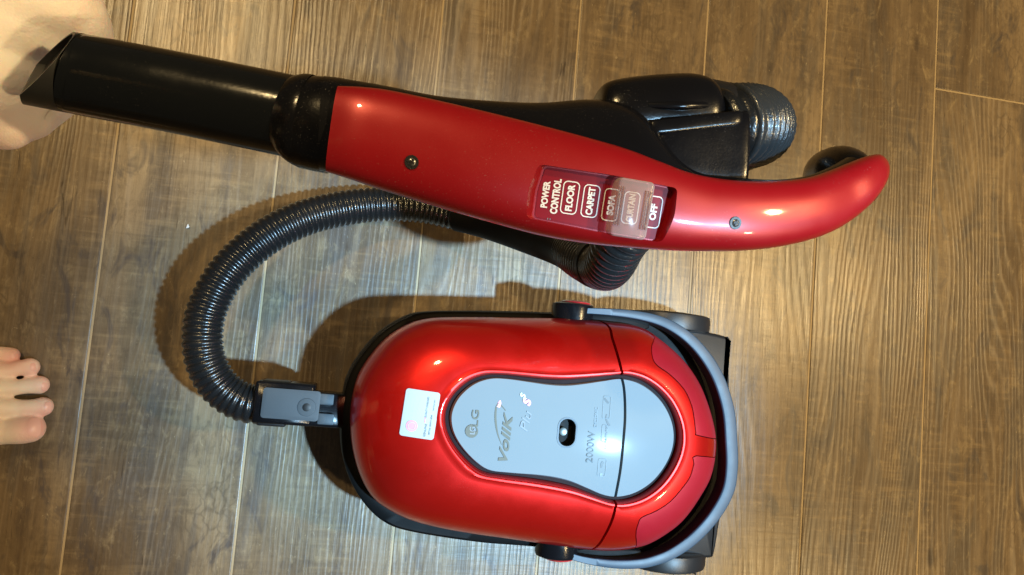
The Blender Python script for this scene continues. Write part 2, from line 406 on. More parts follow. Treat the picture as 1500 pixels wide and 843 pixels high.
# ================================================================== FLOOR
floor = bpy.data.objects.new('floor', None); C.objects.link(floor); floor['kind'] = 'structure'; floor['_org'] = (0.0, 0.0, 0.0)
PW = .1967; GAP = .0012; PLEN = 1.62
V, Fc = box_data(np.array([0, 0, -.008]), np.array([1., 0, 0]), np.array([0, 1., 0]), np.array([0, 0, 1.]), PW/2-GAP, PLEN/2-GAP, .008, .018)
def plank_mesh():
    sx, sy = PW/2-GAP, PLEN/2-GAP; V = []
    for z, k in ((-.016, 0), (-.0009, 0), (-.00025, .0005), (0, .0013)):
        for a, b_ in ((1, 1), (-1, 1), (-1, -1), (1, -1)): V.append((a*(sx-k), b_*(sy-k), z))
    Fc = grid_faces(4, 4)+[(12, 13, 14, 15)]
    return V, Fc
V, Fc = plank_mesh()
pl0 = mesh('plank', V, Fc, M['wood'], floor, smooth=False)
first = True
ends = {}
for i in range(-6, 11):
    x = -.332+PW*(i+.5)
    # joints of this column
    if i == 6: y0 = .467
    else: y0 = {5: 1.05, 4: -.75, 3: .95, 2: 1.15, 1: -.62, 0: .98, -1: -.55, -2: 1.0}.get(i, random.uniform(-.4, 1.0))
    for k in (-2, -1, 0, 1):
        yy = y0+PLEN*(k+.5)
        if abs(yy) > 2.6: continue
        o = pl0 if first else pl0.copy()
        if not first: C.objects.link(o)
        first = False
        o.parent = floor; o.location = Vector((x, yy, random.uniform(-.0003, 0)))*U
Vb = [(-3, -3.5, -.0010), (3, -3.5, -.0010), (3, 3.5, -.0010), (-3, 3.5, -.0010), (-3, -3.5, -.03), (3, -3.5, -.03), (3, 3.5, -.03), (-3, 3.5, -.03)]
g = mesh('lit_joint_filler', Vb, [(0, 1, 2, 3), (4, 5, 6, 7), (0, 1, 5, 4), (1, 2, 6, 5), (2, 3, 7, 6), (3, 0, 4, 7)], M['groove'], floor, smooth=False)  # slab below the planks, carries the painted bevel light in the joints
#=====BODY=====
# ================================================================== VACUUM CLEANER
vac = root('vacuum_cleaner', tuple(P(790, 640, 0)*np.array([1, 1, 0])), 'red canister vacuum cleaner with silver top, black ribbed hose and red handle', 'vacuum cleaner')
AX = nrm(np.array([1, -.035, 0])); 
AX = nrm(P(1045, 650, .15)*[1, 1, 0]-P(512, 612, .15)*[1, 1, 0]); AY = np.array([-AX[1], AX[0], 0]); AZ = np.array([0, 0, 1.])
CEN = P(825, 638, .2)*np.array([1, 1, 0])

def polar(pts, z, n=256):
    """plan outline in polar form around CEN, from points seen at height z"""
    Q = np.array([P(a, b_, z)[:2]-CEN[:2] for a, b_ in pts]); Q = catmull(Q, 12, True)
    th = np.arctan2(Q[:, 1], Q[:, 0]); r = np.hypot(Q[:, 0], Q[:, 1]); o = np.argsort(th); th, r = th[o], r[o]
    th = np.r_[th-2*np.pi, th, th+2*np.pi]; r = np.r_[r, r, r]
    T = np.linspace(-np.pi, np.pi, n, endpoint=False); return T, np.interp(T, th, r)
OUT = [(512, 625), (514, 590), (524, 552), (544, 520), (569, 493), (600, 474), (628, 466), (660, 464), (720, 464), (780, 465), (840, 466), (900, 471), (940, 477), (966, 491), (1003, 524), (1028, 561), (1045, 608), (1052, 650), (1046, 695), (1030, 728), (1006, 763), (981, 785), (950, 803), (915, 811), (880, 812), (840, 808), (790, 801), (740, 794), (690, 787), (640, 778), (600, 767), (570, 753), (545, 734), (527, 703), (516, 665)]
INN = [(653, 612), (658, 592), (670, 574), (690, 558), (714, 550), (740, 550), (770, 553), (800, 556), (830, 557), (860, 555), (890, 552), (915, 550), (940, 556), (962, 570), (980, 590), (992, 615), (996, 640), (992, 665), (980, 690), (962, 712), (938, 728), (912, 735), (890, 733), (865, 724), (840, 715), (815, 709), (780, 703), (740, 698), (710, 693), (690, 680), (670, 658), (657, 635)]
BASE = [(499, 625), (501, 590), (511, 550), (532, 516), (560, 486), (597, 464), (625, 457), (700, 456), (790, 458), (860, 461), (930, 464), (985, 474), (1022, 500), (1052, 548), (1062, 600), (1067, 650), (1062, 700), (1050, 748), (1016, 790), (965, 820), (900, 825), (800, 805), (700, 796), (600, 780), (560, 765), (532, 738), (511, 702), (501, 665)]
NA = 256
TH, ro = polar(OUT, .162, NA); _, ri = polar(INN, .212, NA); _, rb = polar(BASE, .118, NA)
DIR = np.stack([np.cos(TH), np.sin(TH), np.zeros(NA)], 1)
def sweep(profile, ra, rb_, name, m, parent, lift=0):
    """closed ring solid: profile rows (s, z, extra) s=0 on ra .. 1 on rb_"""
    V = []
    for row in profile:
        s, z = row[0], row[1]; ex = row[2] if len(row) > 2 else 0
        V.append(CEN+DIR*((ra+(rb_-ra)*s)+ex)[:, None]+AZ*z)
    V = np.concatenate(V); n = len(profile); Fc = grid_faces(n, NA)
    Fc += [((n-1)*NA+j, (n-1)*NA+(j+1) % NA, (j+1) % NA, j) for j in range(NA)]
    return mesh(name, V, Fc, m, parent, angle=40)
def disk(levels, name, m, parent):
    """levels: (radius array, z); closed solid by fans"""
    V = [CEN+DIR*r[:, None]+AZ*z for r, z in levels]; V = np.concatenate(V+[np.array([CEN+AZ*levels[0][1], CEN+AZ*levels[-1][1]])])
    n = len(levels); Fc = grid_faces(n, NA)+[(n*NA, (j+1) % NA, j) for j in range(NA)]+[(n*NA+1, (n-1)*NA+j, (n-1)*NA+(j+1) % NA) for j in range(NA)]
    return mesh(name, V, Fc, m, parent, angle=40)
def zprof(s, z0=.135, z1=.214, p=2.1):
    return z0+(z1-z0)*(1-(1-min(s, 1))**p)**(1/p)
def shell_profile(lift=0):
    rows = [(0, .108, 0), (0, .125, 0.0)]
    for k in range(0, 27):
        s = (k/26)**1.5*.90; rows.append((s, zprof(s)+lift, lift*.6))
    zt = rows[-1][1]
    rows += [(.925, zt+.0012), (.95, zt+.0010), (.972, zt-.0006), (.988, zt-.0032), (1.0, zt-.0070), (1.0, .180), (.9, .178), (.5, .150), (.15, .112)]
    return rows
cover = sweep(shell_profile(), ro, ri, 'top_cover', M['red_cover'], vac)
inset = [(ri*0.2, .190), (ri-.002, .190), (ri-.002, .2035), (ri-.0115, .2040), (ri*.80, .2058), (ri*.6, .2078), (ri*.4, .2092), (ri*.2, .2102), (ri*.08, .2106)]
panel = disk([(ri-.0052, .190), (ri-.0052, .2040), (ri-.0066, .2060)]+[((ri-.0066)*k, .2060) for k in (.97, .93, .87, .8, .72, .64, .55, .46, .37, .28, .19, .1)], 'silver_panel', M['silver'], vac)
for v in panel.data.vertices:          # even crown across the panel
    q = np.array(v.co)/U+np.array(vac['_org'])-CEN
    if q[2] > .195: v.co.z += (.0048-.50*(q @ AY)**2-.06*(q @ AX)**2)*U-(.0012*U if q[2] < .205 else 0)
gasket = sweep([(0, .190, -.0006), (0, .2030, -.0006), (0, .2035, -.0050), (0, .190, -.0050)], ri, ri, 'panel_gasket', M['ring'], vac)

# lid seam (ribbon cutter)
def ribbon(pts, half, z0=.05, z1=.30):
    Q = catmull([P(a, b_, z)[:2] for a, b_, z in pts], 10); T = np.gradient(Q, axis=0); T /= np.linalg.norm(T, axis=1)[:, None]; Nn = np.stack([-T[:, 1], T[:, 0]], 1)
    poly = np.concatenate([Q+Nn*half, (Q-Nn*half)[::-1]])
    return mesh('cut', *prism(np.c_[poly, np.full(len(poly), z0)], np.c_[poly, np.full(len(poly), z1)]), M['hole'], vac, smooth=False)
seam_pts = [(850, 430, .14), (864, 452, .14), (882, 476, .15), (893, 496, .185), (903, 520, .205), (911, 545, .214), (915, 570, .211), (916, 610, .211), (913, 650, .211), (909, 690, .211), (903, 732, .213), (895, 757, .205), (880, 780, .185), (860, 800, .15), (842, 818, .135), (825, 832, .13)]
cut = ribbon(seam_pts, .0016)
boolean(cover, [cut]); boolean(panel, [cut]); kill(cut)
# rear wings
W1 = [(953, 470), (953, 484), (954, 505), (955, 525), (963, 537), (980, 549), (1001, 571), (1012, 595), (1016, 618), (1018, 634), (1023, 639), (1051, 642), (1078, 644), (1078, 600), (1062, 540), (1030, 490), (990, 460)]
W2 = [(1090, 664), (1051, 666), (1019, 667), (1015, 680), (1010, 697), (1001, 711), (981, 734), (960, 748), (940, 757), (934, 766), (930, 786), (924, 812), (921, 835), (960, 835), (1010, 810), (1050, 770), (1080, 720)]
def zs(px, py):   # rough surface height of cover at a pixel
    z = .17
    for _ in range(6):
        q = P(px, py, z)[:2]-CEN[:2]; th = math.atan2(q[1], q[0]); r = math.hypot(*q)
        a = np.interp(th, TH, ro); b_ = np.interp(th, TH, ri); z = .5*z+.5*(zprof(max(0, (a-r)/(a-b_))) if r < a else .135)
    return z
wings = []
for W in (W1, W2):
    Q = catmull([P(a, b_, zs(a, b_))[:2] for a, b_ in W], 3, True)
    Qo = Q; Qi = offset_poly(Q, .0010)
    c1 = mesh('cut', *prism(np.c_[Qo, np.full(len(Q), .0)], np.c_[Qo, np.full(len(Q), .3)]), M['hole'], vac, smooth=False)
    c2 = mesh('cut', *prism(np.c_[Qi, np.full(len(Q), .0)], np.c_[Qi, np.full(len(Q), .3)]), M['hole'], vac, smooth=False)
    boolean(cover, [c1])
    w = sweep(shell_profile(.0004), ro-.0008, ri, 'wing_button', M['red_wing'], vac)
    boolean(w, [c2], 'INTERSECT', True); print('WING', len(w.data.polygons)); kill(c1, c2); wings.append(w)
cc = split_loose(cover)
cc[0].name = 'front_cover'; cc[-1].name = 'rear_cover'
for w in wings: w['label'] = 'darker red wing shaped button at the rear'
pp = split_loose(panel)
pp[0].name = 'silver_panel'; pp[-1].name = 'rear_silver_panel'
cover_bvh = bvh_of(cc+pp)
# round-ended button hole in the silver panel
def at_plan(px, py, z=.211): return P(px, py, z)[:2]
def local2d(px, py, z, ang=0):
    c = at_plan(px, py, z); ex = AX[:2]; ey = AY[:2]; a = math.radians(ang)
    e1 = ex*math.cos(a)+ey*math.sin(a); e2 = -ex*math.sin(a)+ey*math.cos(a); return c, e1, e2
c, e1, e2 = local2d(831, 634, .211, 0)
hole = rrect(.0185, .0295, .0090, 8)
H2 = np.array([c+e1*a+e2*b_ for a, b_ in hole])
cz = mesh('cut', *prism(np.c_[H2, np.full(len(H2), .198)], np.c_[H2, np.full(len(H2), .25)]), M['hole'], vac, smooth=False)
boolean(pp[0], [cz]); kill(cz)
pit = np.array([c+e1*a*.985+e2*b_*.985 for a, b_ in hole]); n = len(pit)
pit = c+(H2-c)*.955
V = np.concatenate([np.c_[c+(H2-c)*.965, np.full(n, .2111)], np.c_[pit, np.full(n, .2085)], np.c_[c+(pit-c)*.9, np.full(n, .1985)]]); 
mesh('release_button', V, grid_faces(3, n)+[tuple(2*n+i for i in range(n))], M['deep'], pp[0])
V, Fc = tube_data([np.r_[c-e1*.003+e2*.0, .1985], np.r_[c-e1*.003, .2035], np.r_[c-e1*.003, .2050], np.r_[c-e1*.003, .2053]], [.0052, .0052, .0044, .0025], 20)
mesh('button_glint', V, Fc, M['hole_glint'], pp[0])  # grey-green stub stands in for the highlight inside the hole
rimo = rrect(.0225, .0335, .0108, 8); rimi = rrect(.0190, .0300, .0093, 8)
def on_surface(name, V2, Fc, px, py, z, w, h, ang, m, parent, bvh=None, lift=.0009, thick=0):
    """lay a flat print (unit box V2 scaled w x h) on the cover under it"""
    bvh = bvh or cover_bvh; c, e1, e2 = local2d(px, py, z, ang); out = []
    for a, b_ in V2:
        q = c+e1*a*w+e2*b_*h; p = drop(bvh, q[0], q[1], lift); out.append(p if p is not None else np.r_[q, z])
    return mesh(name, out, Fc, m, parent, smooth=False)
V2, Fc = ring2d(rimo, rimi); on_surface('button_rim', V2, Fc, 831, 634, .211, 1, 1, 0, M['bow'], pp[0], lift=.0005)
# printing on the silver panel (reads bottom to top, i.e. turned +90 about up)
def ptext(s, px, py, length, height, m, name, bold=.01, shear=0, ang=90, spacing=1.0, parent=None, z=.211):
    V2, Fc = text_mesh(s, bold, spacing, shear); return on_surface(name, V2, Fc, px, py, z, length, height, ang, m, parent or pp[0])
UPX = (1-.211)/F
ptext('LG', 696, 613, 24*UPX, 11*UPX, M['gold_print'], 'printed_letters', .012)
ptext('VollK', 741, 640, 72*UPX, 14*UPX, M['gold_print'], 'printed_letters', .025, .35, 88)
ptext('Plu', 770, 617, 30*UPX, 13*UPX, M['pale_print'], 'printed_letters', .0, .3, 80)
ptext('s', 772, 589, 11*UPX, 13*UPX, M['pink_print'], 'printed_letters', .03, .3, 80)
ptext('s', 766, 580, 8*UPX, 9*UPX, M['sticker'], 'printed_letters', .03, .3, 80)
ptext('2000W', 865, 655, 47*UPX, 11*UPX, M['dark_print'], 'printed_letters', .008)
ptext('CYCLONIC', 873, 612, 30*UPX, 5*UPX, M['fine_print'], 'printed_letters', 0)
ptext('HEPA FILTER', 888, 640, 36*UPX, 3.5*UPX, M['fine_print'], 'printed_letters', 0)
def disc2(n=32): return np.array([(.5*math.cos(2*math.pi*k/n), .5*math.sin(2*math.pi*k/n)) for k in range(n)])
# round emblem: disc segments with a small letter pair cut out in panel colour
d = disc2(36); V2 = np.concatenate([d, d*.80]); Fc = ring2d(d, d*.80)[1]
on_surface('round_emblem', np.concatenate([V2, [(0, 0)]]), Fc+[(36+k, 36+(k+1) % 36, 72) for k in range(36) if not 27 <= k < 33], 691, 632, .211, 19*UPX, 19*UPX, 90, M['gold_print'], pp[0])
ptext('L', 692, 634, 5*UPX, 7*UPX, M['pale_print'], 'printed_letters', .01)
ptext('G', 692, 629, 7*UPX, 8*UPX, M['pale_print'], 'printed_letters', .01)
def stroke(pts, widths, name, m, z=.211, parent=None, bvh=None):
    Q = catmull([np.r_[P(a, b_, z)[:2], w] for (a, b_), w in zip(pts, widths)], 8); T = np.gradient(Q[:, :2], axis=0); T /= np.linalg.norm(T, axis=1)[:, None]
    Nn = np.stack([-T[:, 1], T[:, 0]], 1); A = Q[:, :2]+Nn*Q[:, 2:3]*UPX/2; B = Q[:, :2]-Nn*Q[:, 2:3]*UPX/2; V = []
    for q in np.concatenate([A, B]):
        p = drop(bvh or cover_bvh, q[0], q[1]); V.append(p if p is not None else np.r_[q, z])
    n = len(A); return mesh(name, V, [(i, i+1, n+i+1, n+i) for i in range(n-1)], m, parent or pp[0], smooth=False)
stroke([(735, 652), (729, 635), (726, 615), (727, 598), (731, 590)], [.5, 2, 3, 2.5, 1], 'printed_swoosh', M['gold_print'])
stroke([(731, 590), (736, 596), (741, 602)], [1.2, 1.6, 1.2], 'printed_swoosh', M['gold_print'])
stroke([(730, 597), (732, 591), (733, 587)], [5, 5, 1.5], 'printed_spark', M['pink_print'])
stroke([(886, 584), (889, 588), (892, 591)], [3, 3.2, 3], 'printed_nozzle_icon', M['dark_print'])
stroke([(889, 607), (888, 613), (890, 619), (893, 624)], [1.6, 2.0, 3, 3.4], 'printed_brush_icon', M['dark_print'])
stroke([(881, 686), (882, 680), (884, 677)], [1.5, 4, 3.4], 'printed_nozzle_icon', M['dark_print'])
stroke([(879, 696), (883, 696)], [5, 5], 'printed_box_icon', M['fine_print'])
for (bx, by, w, h) in ((889, 597, 12, 34), (885, 635, 8, 26), (882, 685, 13, 26)):
    o_ = rrect(w*UPX, h*UPX, 2.5*UPX, 4); i_ = rrect((w-1)*UPX, (h-1)*UPX, 2.2*UPX, 4); V2, Fc = ring2d(o_, i_)
    on_surface('printed_frame', V2, Fc, bx, by, .211, 1, 1, 0, M['fine_print'], pp[0])
# sticker on the red front cover
def subdiv_rect(w, h, r, nx=8, ny=10):
    o_ = rrect(w, h, r, 5); o_ = densify(o_, .002); rings = [o_*k for k in (1, .8, .6, .4, .2)]; n = len(o_)
    return np.concatenate(rings+[np.zeros((1, 2))]), grid_faces(5, n)+[(4*n+i, 4*n+(i+1) % n, 5*n) for i in range(n)]
US = (1-.20)/F
V2, Fc = subdiv_rect(48*US, 67*US, 4*US)
st = on_surface('sticker', V2, Fc, 614, 605, .197, 1, 1, -3, M['sticker'], cc[0], lift=.0010)
st_bvh = bvh_of([st])
def stk(s, px, py, l, h, m, bold=0):
    V2, Fc = text_mesh(s, bold); on_surface('sticker_print', V2, Fc, px, py, .197, l*US, h*US, 87, m, cc[0], bvh=st_bvh, lift=.0004)
on_surface('sticker_seal', np.concatenate([disc2(24), [(0, 0)]]), [(k, (k+1) % 24, 24) for k in range(24)], 602, 622, .197, 16*US, 16*US, 0, M['pink_print'], cc[0], bvh=st_bvh, lift=.0004)
on_surface('sticker_seal_line', *ring2d(disc2(24)*.8, disc2(24)*.66), 602, 622, .197, 14*US, 14*US, 0, M['sticker'], cc[0], bvh=st_bvh, lift=.0007)
stk('GENUINE', 621, 628, 18, 3, M['fine_print'], .01); stk('parts', 621, 613, 8, 3, M['pink_print'], .02); stk('QUALITY CHECKED', 624, 595, 30, 3, M['fine_print'], .01)
stk('service centre label', 628, 620, 28, 3, M['fine_print'], .01); stk('www', 634, 592, 16, 2, M['fine_print'], 0)

# black lower body ----------------------------------------------------
disk([(rb*.90, .022), (rb*.965, .028), (rb-.002, .045), (rb, .06), (rb, .110), (rb-.0012, .117), (rb-.0045, .1195), (np.minimum(rb, ro)*.985, .1195), (ro*.95, .1150), (ro*.5, .115), (ro*.1, .115)], 'lower_body', M['base'], vac)
disk([(rb+.0012, .064), (rb+.0026, .066), (rb+.0026, .071), (rb+.0012, .073), (rb*.98, .073)][::1], 'bumper_strip', M['black_matte'], vac)
# rear housing block
def plan_block(pts, zc, z0, z1, name, m, ch=.004, bulge=0):
    Q = catmull([P(a, b_, zc)[:2] for a, b_ in pts], 4, True)
    lv = [(ch, z0), (0, z0+ch), (0, z1-ch), (ch*.35, z1-ch*.35), (ch, z1)]
    V = np.concatenate([np.c_[offset_poly(Q, d_), np.full(len(Q), z)] for d_, z in lv]); n = len(Q)
    return mesh(name, V, grid_faces(5, n)+[tuple(range(n))[::-1], tuple(4*n+i for i in range(n))], m, vac)
plan_block([(930, 480), (975, 476), (1010, 482), (1040, 488), (1062, 494), (1064, 500), (1066, 560), (1066, 640), (1064, 700), (1052, 762), (1044, 808), (1036, 816), (1000, 815), (950, 816), (935, 790), (930, 640)], .09, .02, .098, 'rear_housing', M['wheel'], .005)
# rear wheels: turn about the cross axis
def wheel(px, py, h, side, rad, wid, name='rear_wheel'):
    c = P(px, py, h); c[2] = rad
    prof = [(-.5, .80), (-.5, .93), (-.42, .985), (-.25, 1), (.25, 1), (.42, .985), (.5, .93), (.5, .80)]
    pts = [c+AY*side*wid*a for a, _ in prof]; r = np.array([b_ for _, b_ in prof])*rad
    V = []; ns = 48
    for p, rr in zip(pts, r):
        for k in range(ns): a = 2*math.pi*k/ns; V.append(p+AX*rr*math.cos(a)+AZ*rr*math.sin(a))
    w = mesh(name, V, grid_faces(len(prof), ns)+[tuple(range(ns)), tuple((len(prof)-1)*ns+k for k in range(ns))], M['black_matte'], vac)
    V = []
    for a, rr in ((.5, .72), (.56, .70), (.60, .60), (.61, .3)):
        for k in range(ns): t = 2*math.pi*k/ns; V.append(c+AY*side*wid*a+AX*rad*rr*math.cos(t)+AZ*rad*rr*math.sin(t))
    mesh('hub_cap', V, grid_faces(4, ns)+[tuple(3*ns+k for k in range(ns))], M['wheel'], w)
    return w
plan_block([(866, 455), (905, 458), (945, 464), (945, 484), (866, 476)], .14, .09, .140, 'bow_light_block', M['base'], .002)  # added block, stops light leaking through the gap beside the bow arm
plan_block([(848, 806), (900, 806), (940, 808), (935, 820), (900, 822), (848, 818)], .14, .09, .136, 'bow_light_block', M['base'], .002)  # matching added block at the other bow arm
wheel(984, 472, .085, 1, .060, .022); wheel(976, 818, .085, -1, .060, .022)
# front castor under the nose
cp = P(585, 620, .0); wheel_c = cp.copy()
V, Fc = tube_data([np.r_[cp[:2]+AY[:2]*-.012, .016], np.r_[cp[:2]+AY[:2]*.012, .016]], [.0155, .0155], 24); mesh('castor', V, Fc, M['black_matte'], vac)
# carry bow with pivots
bow_px = [(846, 456, .150), (870, 456, .151), (921, 460, .152), (961, 468, .154), (990, 481, .156), (1016, 501, .157), (1039, 529, .158), (1056, 561, .160), (1068, 602, .161), (1072, 646, .1615), (1073, 685, .161), (1067, 721, .160), (1047, 757, .158), (1018, 789, .156), (987, 811, .155), (960, 822, .154), (935, 827, .153), (896, 827, .151), (852, 820, .149), (826, 811, .148)]
Q = resample(catmull([np.r_[P(a, b_, h)] for a, b_, h in bow_px], 10), .004); T = np.gradient(Q, axis=0); T /= np.linalg.norm(T, axis=1)[:, None]
V = []; sec = rrect(1, 1, .13, 3); ns = len(sec); mi = []
for i, q in enumerate(Q):
    t = i/(len(Q)-1); wdt = .0072+.0096*math.sin(math.pi*t)**1.1; hgt = .024
    nn = np.array([-T[i][1], T[i][0], 0]); nn = nrm(nn)
    for a, b_ in sec: V.append(q+nn*a*wdt+AZ*(b_*hgt-hgt/2))
Fb = grid_faces(len(Q), ns)+[tuple(range(ns))[::-1], tuple((len(Q)-1)*ns+j for j in range(ns))]
bow = mesh('carry_bow', V, Fb, M['bow'], vac)
bow.data.materials.append(M['black_matte'])
for p in bow.data.polygons:
    if p.normal.z < .35: p.material_index = 1
for (px, py, sd) in ((846, 455, 1), (822, 811, -1)):
    c = P(px, py, .150); c[2] -= .020; V = []; ns = 40
    prof = [(-.018, .0225), (.004, .0235), (.0075, .0225), (.009, .019)] if sd else None
    for a, r in prof:
        for k in range(ns): t = 2*math.pi*k/ns; V.append(c+AY*sd*a+AX*r*math.cos(t)*1.12+AZ*r*math.sin(t))
    hb = mesh('bow_pivot', V, grid_faces(4, ns)+[tuple(range(ns)), tuple(3*ns+k for k in range(ns))], M['black'], vac)
    V = []
    for a, r in ((.008, .0175), (.0105, .0170), (.0122, .013), (.0128, .006)):
        for k in range(ns): t = 2*math.pi*k/ns; V.append(c+AX*.002+AY*sd*a+AX*r*math.cos(t)*1.1+AZ*r*math.sin(t))
    mesh('pivot_cap', V, grid_faces(4, ns)+[tuple(3*ns+k for k in range(ns))], M['red_dark'], hb)

# hose inlet elbow and latch ------------------------------------------
def block(px, py, h, lx, ly, lz, name, m, bev=.18, parent=None, ang=0):
    c = P(px, py, h); c = np.array([c[0], c[1], h-lz/2]); a = math.radians(ang)
    ex = AX*math.cos(a)+AY*math.sin(a); ey = -AX*math.sin(a)+AY*math.cos(a)
    k = .88/1083
    V, Fc = box_data(c, ex, ey, AZ, lx/2, ly/2, lz/2, bev); return mesh(name, V, Fc, m, parent or vac, angle=50)
K = (1-.125)/F
block(415, 592, .123, 80*K, 58*K, .052, 'inlet_collar', M['black'], .10)
block(400, 592, .118, 40*K, 63*K, .040, 'inlet_collar', M['black_matte'], .14)
block(470, 601, .118, 90*K, 48*K, .042, 'inlet_neck', M['black'], .12)
lt = block(426, 593, .1265, 78*K, 42*K, .006, 'latch_plate', M['latch_grey'], .18)
for dy in (585, 614): block(477, dy+.5, .1255, 22*K, 15*K, .006, 'latch_prong', M['latch_grey'], .2, ang=0)
c = P(449, 597, .127); V, Fc = tube_data([c-AZ*.001, c+AZ*.0006, c+AZ*.0009], [.0048, .0046, .0038], 20); mesh('latch_dimple', V, Fc, M['hole'], vac)
V, Fc = tube_data([c-AZ*.001, c+AZ*.0003, c+AZ*.0005], [.0105, .0100, .0085], 24); mesh('latch_boss', V, Fc, M['latch_grey'], vac)

# hose -----------------------------------------------------------------
hose_px = [(392, 593, .098), (362, 591, .098), (335, 578, .098), (314, 556, .099), (300, 525, .100), (297, 490, .100), (303, 455, .098), (322, 415, .094), (350, 380, .086), (392, 346, .074), (440, 322, .060), (490, 308, .046), (550, 300, .034), (610, 301, .034), (660, 310, .045), (715, 324, .075), (770, 342, .125), (825, 360, .20), (852, 378, .270), (880, 390, .330), (893, 385, .378), (915, 345, .425), (975, 285, .462), (1025, 235, .497), (1075, 203, .530), (1104, 190, .557), (1102, 184, .582), (1078, 184, .596), (1040, 188, .600)]
hp = catmull([P(*q) for q in hose_px], 16); pitch = .0078
hp = resample(hp, pitch/6); n = len(hp); ph = np.arange(n) % 6
prof = np.array([0, .35, .95, 1, .95, .35]); rad = .0203+.0023*prof[ph]
V, Fc = tube_data(hp, rad, 36)
hose = mesh('hose', V, Fc, M['hose'], vac, angle=80)

sp_ = catmull([P(*q) for q in [(672, 313, .052), (715, 324, .075), (770, 342, .125), (825, 361, .20), (852, 376, .260), (872, 386, .305), (881, 388, .328)]], 10)
k_ = np.linspace(0, 1, len(sp_)); V, Fc = tube_data(sp_, .0232+.0014*k_**2, 36); mesh('hose_cuff', V, Fc, M['base'], vac)
i0 = int(np.argmin(np.linalg.norm(hp-P(1040, 225, .505), axis=1))); i1 = int(np.argmin(np.linalg.norm(hp-P(1070, 184, .598), axis=1)))
sq = resample(hp[i0:i1+1], .00075); nq = len(sq); rq = .0238+.0012*np.sin(np.arange(nq)*2*np.pi/7.0)
V, Fc = tube_data(sq, rq, 72); V = V.reshape(nq, 72, 3); ctr = sq[:, None, :]
V = (ctr+(V-ctr)*(1+.008*np.cos(np.arange(72)*np.pi))[None, :, None]).reshape(-1, 3)
mesh('hose_sleeve', V, Fc, M['sleeve'], vac, angle=80)
# swivel joint -----------------------------------------------------------
V, Fc = loft([(872, 150, .600, 868, 190, .600, .010, .014), (880, 128, .600, 872, 210, .600, .017, .020), (905, 119, .600, 900, 225, .600, .021, .023), (960, 113, .600, 960, 225, .600, .022, .023), (1005, 112, .600, 1005, 222, .600, .022, .023), (1030, 120, .600, 1030, 218, .600, .021, .022), (1045, 140, .600, 1046, 212, .600, .016, .018), (1052, 165, .600, 1053, 200, .600, .008, .010)], 44, 8, .9, 1)
mesh('swivel_barrel', V, Fc, M['black'], vac)
V, Fc = loft([(945, 190, .612, 940, 235, .612, .004, .02), (955, 176, .612, 952, 262, .612, .010, .024), (975, 174, .612, 975, 275, .612, .012, .025), (1050, 168, .612, 1048, 285, .612, .012, .025), (1082, 166, .612, 1078, 285, .612, .012, .025), (1087, 170, .612, 1083, 280, .612, .009, .022)], 48, 8, .45, .6)
mesh('swivel_block', V, Fc, M['black'], vac)
V, Fc = loft([(956, 176, .6225, 957, 196, .6225, .001, .003), (964, 176, .6235, 966, 197, .6235, .0016, .004), (1040, 167, .6235, 1042, 188, .6235, .0016, .004), (1078, 163, .6235, 1080, 184, .6235, .0016, .004), (1086, 165, .622, 1087, 182, .622, .001, .003)], 20, 5, .7, 1)
mesh('swivel_rib', V, Fc, M['black'], vac)
V, Fc = loft([(948, 150, .620, 950, 160, .620, .002, .003), (1000, 150, .6225, 1000, 162, .6225, .003, .004), (1040, 150, .619, 1042, 160, .619, .002, .003)], 20, 5, .8, 1)
mesh('swivel_rib', V, Fc, M['black'], vac)
V, Fc = loft([(1040, 118, .590, 1036, 240, .590, .020, .022), (1062, 124, .592, 1058, 245, .592, .0245, .0245), (1080, 127, .592, 1076, 248, .592, .0245, .0245), (1086, 130, .592, 1082, 246, .592, .0235, .0235)], 40, 5)
mesh('hose_cuff', V, Fc, M['black_matte'], vac)

# handle: black underbody, red shell -------------------------------------
V, Fc = loft([(476, 113, .632, 468, 250, .628, .0195, .0195), (500, 116, .632, 492, 256, .628, .019, .020), (560, 127, .630, 545, 270, .630, .018, .021), (640, 143, .628, 620, 290, .632, .017, .022), (720, 151, .624, 715, 318, .634, .017, .023), (790, 154, .618, 790, 336, .634, .018, .024), (860, 150, .612, 855, 348, .634, .019, .024), (912, 158, .610, 925, 354, .634, .019, .024), (955, 196, .612, 980, 357, .634, .017, .022), (1010, 250, .626, 1040, 357, .634, .013, .017), (1080, 262, .630, 1100, 352, .634, .012, .016), (1140, 264, .630, 1150, 345, .632, .012, .016), (1185, 257, .627, 1200, 330, .628, .012, .016), (1220, 243, .622, 1235, 312, .622, .012, .016), (1238, 232, .616, 1262, 290, .616, .011, .015)], 44, 8)
mesh('handle_underbody', V, Fc, M['black'], vac)
V, Fc = tube_data(catmull([P(1250, 282, .610), P(1247, 270, .606), P(1241, 259, .600), P(1231, 254, .588), P(1222, 256, .572), P(1219, 258, .560), P(1219, 258, .5585)], 6), np.r_[np.linspace(.0150, .0185, 31), [.0185, .018, .017, .0145, .010, .004]][:37], 36)
mesh('grip_tip', V, Fc, M['black'], vac)
